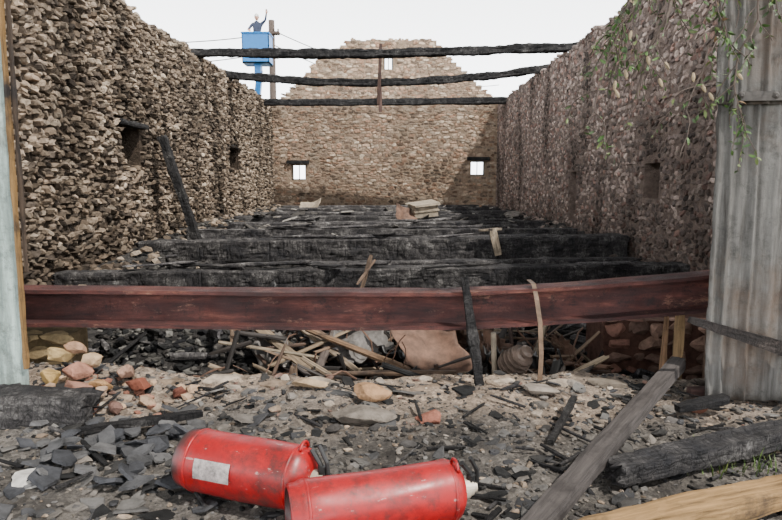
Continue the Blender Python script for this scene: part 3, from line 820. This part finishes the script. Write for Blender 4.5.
# ------------------------------------------------------------------ hanging branch
rnd=random.Random(77)
mbt=MB();mbl=MB();mbp=MB()
GP=[(.030,.075,.010),(.048,.10,.018),(.025,.05,.01),(.08,.11,.028)]
def leafat(p,sz,c,rnd=rnd):
    d=Vector((rnd.gauss(0,.6),rnd.gauss(0,.6),rnd.gauss(-.7,.6))).normalized();_,s,u=frame(d);w=sz*.17
    a=rnd.uniform(0,3.1);s=s*math.cos(a)+u*math.sin(a);k=d.cross(s)*sz*.1
    mbl.add([p,p+d*sz*.35+s*w+k,p+d*sz*.35-s*w+k,p+d*sz*.7+s*w*.8+k,p+d*sz*.7-s*w*.8+k,p+d*sz],[(0,1,2),(1,3,4,2),(3,5,4)],c)
def branch(pts,r0,r1,nleaf,green,sub=3):
    pts=[Vector(p) for p in pts];fine=[]
    for a,b in zip(pts,pts[1:]):
        for k in range(5):
            q=a.lerp(b,k/5);fine.append(q+Vector((fn(q.x,q.y,q.z,9),fn(q.y,q.z,q.x,9),fn(q.z,q.x,q.y,9)))*.025)
    fine.append(pts[-1]);n=len(fine)
    tube(mbt,fine,[r0+(r1-r0)*i/(n-1) for i in range(n)],6)
    for _ in range(sub):
        i=rnd.randint(n//4,n-1);p=fine[i].copy();d=Vector((rnd.gauss(0,.7),rnd.gauss(0,.5),rnd.gauss(-.7,.5))).normalized();tw=[p.copy()]
        for k in range(7):
            d=(d+Vector((rnd.gauss(0,.2),rnd.gauss(0,.2),-.14))).normalized();p=p+d*.026;tw.append(p.copy())
            for _ in range(rnd.randint(1,4)):
                if rnd.random()<green: leafat(p,rnd.uniform(.015,.038),pick(GP,rnd,.3))
        tube(mbt,tw,.002,4)
    for _ in range(nleaf):
        q=fine[rnd.randint(n//4,n-1)]
        leafat(q,rnd.uniform(.02,.04),pick(GP+[(.12,.07,.03)],rnd,.3))
branch([(1.40,2.36,2.35),(1.2,2.36,2.0),(1.0,2.36,1.7),(.85,2.36,1.5),(.79,2.36,1.3),(.72,2.36,1.10)],.007,.002,14,.5,15)
branch([(1.2,2.36,2.0),(1.02,2.36,1.8),(.88,2.36,1.6),(.82,2.36,1.46)],.006,.002,30,.9,20)
branch([(1.35,2.36,2.25),(1.18,2.36,1.9),(1.05,2.36,1.62),(.95,2.36,1.42),(.92,2.36,1.22)],.012,.004,4,.25,11)
branch([(1.40,2.36,2.2),(1.32,2.36,1.8),(1.22,2.36,1.55),(1.16,2.36,1.36),(1.10,2.36,1.18)],.006,.002,8,.35,12)
branch([(1.42,2.36,2.1),(1.36,2.35,1.7),(1.31,2.34,1.45),(1.26,2.33,1.28),(1.30,2.33,1.10)],.006,.002,20,.7,15)
branch([(1.30,2.36,2.1),(1.22,2.35,1.8),(1.18,2.35,1.6),(1.20,2.35,1.45)],.005,.002,18,.75,12)
branch([(1.45,2.35,2.1),(1.50,2.33,1.7),(1.46,2.33,1.55)],.005,.002,6,.4,5)
for p in [(.84,2.36,1.24),(.83,2.36,1.27),(1.02,2.36,1.34),(1.00,2.36,1.28),(1.16,2.36,1.26),(1.19,2.36,1.23),(.95,2.36,1.36),(1.28,2.34,1.30),(1.12,2.36,1.30),(.88,2.36,1.45),(.87,2.36,1.31)]:
    lathe(mbp,[(-.017,.002),(-.012,.005),(0,.007),(.011,.005),(.017,.002)],Matrix.Translation(p)@Euler((rnd.uniform(-.4,.4),1.3+rnd.uniform(-.5,.5),0)).to_matrix().to_4x4(),8)
e=empty('hanging_vine')
mbt.obj('twigs',M_pole,parent=e);mbl.obj('leaves',M_leaf,parent=e,recalc=False)
mbp.obj('seed_pods',m_plain('dry_pod',(.26,.20,.12),.8),parent=e)
mbt=MB();mbl=MB()
for _ in range(7):
    y=rnd.uniform(5.2,8.0);branch([(XR+.05,y,3.36),(XR-.02,y+.1,3.5),(XR-.12,y+.15,3.55),(XR-.2,y+.2,3.42)],.006,.002,50,.9,9)
e=empty('wall_top_weeds');mbt.obj('stems',M_pole,parent=e);mbl.obj('leaves',M_leaf,parent=e,recalc=False)

# ------------------------------------------------------------------ utility pole & wires
e=empty('utility_pole',(-5.2,28,-.85))
mb=MB();tube(mb,[(0,0,0),(0,0,4),(0,0,8.9)],[.18,.16,.13],14);mb.obj('shaft',M_pole,True,parent=e)
mb=MB();box(mb,(-.12,-.2,8.3),(.35,.12,8.4))
for x in(-.05,.12,.30): tube(mb,[(x,-.1,8.4),(x,-.1,8.52)],.035,8)
mb.obj('bracket_insulators',M_pole,parent=e)
mb=MB()
def wire(a,b,sag):
    a=Vector(a);b=Vector(b);pts=[]
    for i in range(25):
        t=i/24;p=a.lerp(b,t);p.z-=sag*4*t*(1-t);pts.append(p)
    tube(mb,pts,.022,5)
wire((0,0,8.5),(13,18,9.0),.9);wire((.3,0,8.4),(-9,-4,7.4),.4);wire((0,0,7.6),(-9,-4,7.0),.6);wire((0,0,7.9),(13,18,8.0),1.0)
mb.obj('overhead_cables',M_wire,parent=e)

# ------------------------------------------------------------------ cherry picker with worker
e=empty('cherry_picker',(-5.0,24,5.42))
mb=MB()
w=.5;d=.38;h=1.08;t=.03
box(mb,(-w,-d,0),(w,d,.05));box(mb,(-w,-d,.0),(w,-d+t,h));box(mb,(-w,d-t,0),(w,d,h));box(mb,(-w,-d,0),(-w+t,d,h));box(mb,(w-t,-d,0),(w,d,h))
for a,b in (((-w,-d),(w,-d)),((-w,d),(w,d)),((-w,-d),(-w,d)),((w,-d),(w,d))): tube(mb,[(a[0],a[1],h),(b[0],b[1],h)],.035,8)
box(mb,(-w-.015,-d-.015,.35),(w+.015,-d,.41));mb.obj('bucket',M_blue,parent=e)
mb=MB();box(mb,(-.12,-.1,-.35),(.12,.25,0))
beam(mb,(0.05,.1,-.2),(-.2,.5,-1.5),.22,.24,1,.5,.0);beam(mb,(-.1,.5,-1.4),(-3.2,2.2,-3.0),.24,.26,1,.5,.0);beam(mb,(-3.2,2.2,-3.1),(-2.2,1.5,-5.5),.3,.3,1,.5,.0)
box(mb,(-3.0,.8,-5.6),(-1.2,2.2,-5.2));mb.obj('boom_arm',M_blue,parent=e)
mb=MB();box(mb,(-5.2,.6,-5.75),(0.2,2.4,-5.45))
for x in(-4.4,-.8):
    for y in(.6,2.2): lathe(mb,[(-.0,.45),(.25,.45)],Matrix.Translation((x,y,-5.82))@Matrix.Rotation(math.pi/2,4,'Z'),20)
mb.obj('chassis',M_dark,parent=e)

def worker(loc):
    e=empty('worker',loc)
    J={'pel':(0,0,.95,.14),'waist':(0,0,1.10,.125),'chest':(0,-.02,1.32,.15),'neckb':(0,-.01,1.46,.075),'neck':(0,-.02,1.54,.055),
       'shL':(-.17,0,1.42,.075),'elL':(-.30,-.12,1.20,.05),'wrL':(-.22,-.34,1.14,.036),
       'shR':(.17,0,1.42,.075),'elR':(.33,-.06,1.55,.05),'wrR':(.38,-.10,1.78,.036),
       'hipL':(-.10,0,.88,.10),'knL':(-.11,-.03,.48,.065),'anL':(-.11,0,.09,.045),'toL':(-.11,-.17,.05,.04),
       'hipR':(.10,0,.88,.10),'knR':(.11,-.03,.48,.065),'anR':(.11,0,.09,.045),'toR':(.11,-.17,.05,.04)}
    E=[('pel','waist'),('waist','chest'),('chest','neckb'),('neckb','neck'),('chest','shL'),('shL','elL'),('elL','wrL'),('chest','shR'),('shR','elR'),('elR','wrR'),
       ('pel','hipL'),('hipL','knL'),('knL','anL'),('anL','toL'),('pel','hipR'),('hipR','knR'),('knR','anR'),('anR','toR')]
    ks=list(J);me=bpy.data.meshes.new('body');me.from_pydata([J[k][:3] for k in ks],[(ks.index(a),ks.index(b)) for a,b in E],[])
    o=bpy.data.objects.new('body',me);col.objects.link(o);o.parent=e
    o.modifiers.new('skin','SKIN')
    for i,k in enumerate(ks):
        sv=me.skin_vertices[0].data[i];sv.radius=(J[k][3],J[k][3]*.85);sv.use_root=(k=='pel')
    o.modifiers.new('sub','SUBSURF').levels=2;me.materials.append(M_jack)
    mb=MB();vs,fs=ICO[3]
    def hd(v):
        p=Vector((v.x*.076,v.y*.098,v.z*.118))
        if v.z<0: p.x*=1-.25*v.z*v.z
        if v.y<-.85 and -.25<v.z<.15: p.y-=.016
        return p+Vector((0,-.03,1.655))
    mb.add([hd(v) for v in vs],fs)
    for sx in(-1,1): lathe(mb,[(-.008,.004),(-.006,.02),(.006,.022),(.01,.012)],Matrix.Translation((sx*.078,-.02,1.65)),10)
    lathe(mb,[(0,.004),(.012,.012),(.03,.005)],Matrix.Translation((0,-.125,1.635))@Matrix.Rotation(-math.pi/2,4,'Z')@Matrix.Rotation(-.5,4,'Y'),8)
    mb.obj('head',M_skin,True,parent=e)
    mb=MB()
    for sx in(-1,1): rock(mb,(sx*.03,-.122,1.665),(.009,.006,.006),(1,1,1),1,0)
    box(mb,(-.022,-.128,1.588),(.022,-.118,1.594));mb.obj('eyes_and_mouth',M_dark,parent=e)
    mb=MB();mb.add([Vector((v.x*.088,v.y*.108-.025,max(v.z,-.15)*.11+1.69)) for v in vs],fs);mb.obj('helmet',M_helm,True,parent=e)
    for (w,dr,nm) in (((-.22,-.34,1.14),(.3,-.8,-.3),'hand_l'),((.38,-.10,1.78),(.1,-.3,1),'hand_r')):
        mb=MB();w=Vector(w);d,s,u=frame(Vector(dr))
        tube(mb,[w-d*.02,w+d*.03,w+d*.08,w+d*.095],[.028,.036,.038,.03],10)
        for k,Lf in enumerate((.068,.078,.072,.055)):
            b=w+d*.085+s*(-.027+.018*k)
            tube(mb,[b,b+d*Lf*.5-u*.006,b+d*Lf*.8-u*.02,b+d*Lf*.95-u*.035],[.009,.0085,.008,.006],7)
        b=w+d*.03-s*.03;tube(mb,[b,b+d*.03-s*.025,b+d*.06-s*.03],[.012,.01,.008],7)
        mb.obj(nm,M_skin,True,parent=e)
worker((-5.0,24,5.47))

# ------------------------------------------------------------------ light, sky, camera
w=bpy.data.worlds.new('overcast_sky');scene.world=w;w.use_nodes=True;nt=w.node_tree
bg=nt.nodes['Background'];tc=nt.nodes.new('ShaderNodeTexCoord');sp=nt.nodes.new('ShaderNodeSeparateXYZ')
nt.links.new(tc.outputs['Generated'],sp.inputs[0])
mr=nt.nodes.new('ShaderNodeMapRange');mr.inputs['From Min'].default_value=.1;mr.inputs['From Max'].default_value=.6
mr.inputs['To Min'].default_value=7.5;mr.inputs['To Max'].default_value=.6
nt.links.new(sp.outputs['Z'],mr.inputs['Value']);nt.links.new(mr.outputs[0],bg.inputs['Strength'])
bg.inputs['Color'].default_value=(.96,.98,1,1)
sd=bpy.data.lights.new('hazy_sun','SUN');sd.energy=8.0;sd.angle=math.radians(1.5);sd.color=(1,.955,.89)
so=bpy.data.objects.new('hazy_sun',sd);col.objects.link(so)
so.rotation_euler=Vector((-.50,.38,-.85)).to_track_quat('-Z','Y').to_euler();so.location=(3,-3,8)
cd=bpy.data.cameras.new('camera');cam=bpy.data.objects.new('camera',cd);col.objects.link(cam)
cam.location=(0,0,.9);cam.rotation_euler=(math.radians(90-6.81),0,0)
cd.sensor_width=36;cd.lens=28.54;cd.clip_start=.05;cd.clip_end=300
scene.camera=cam
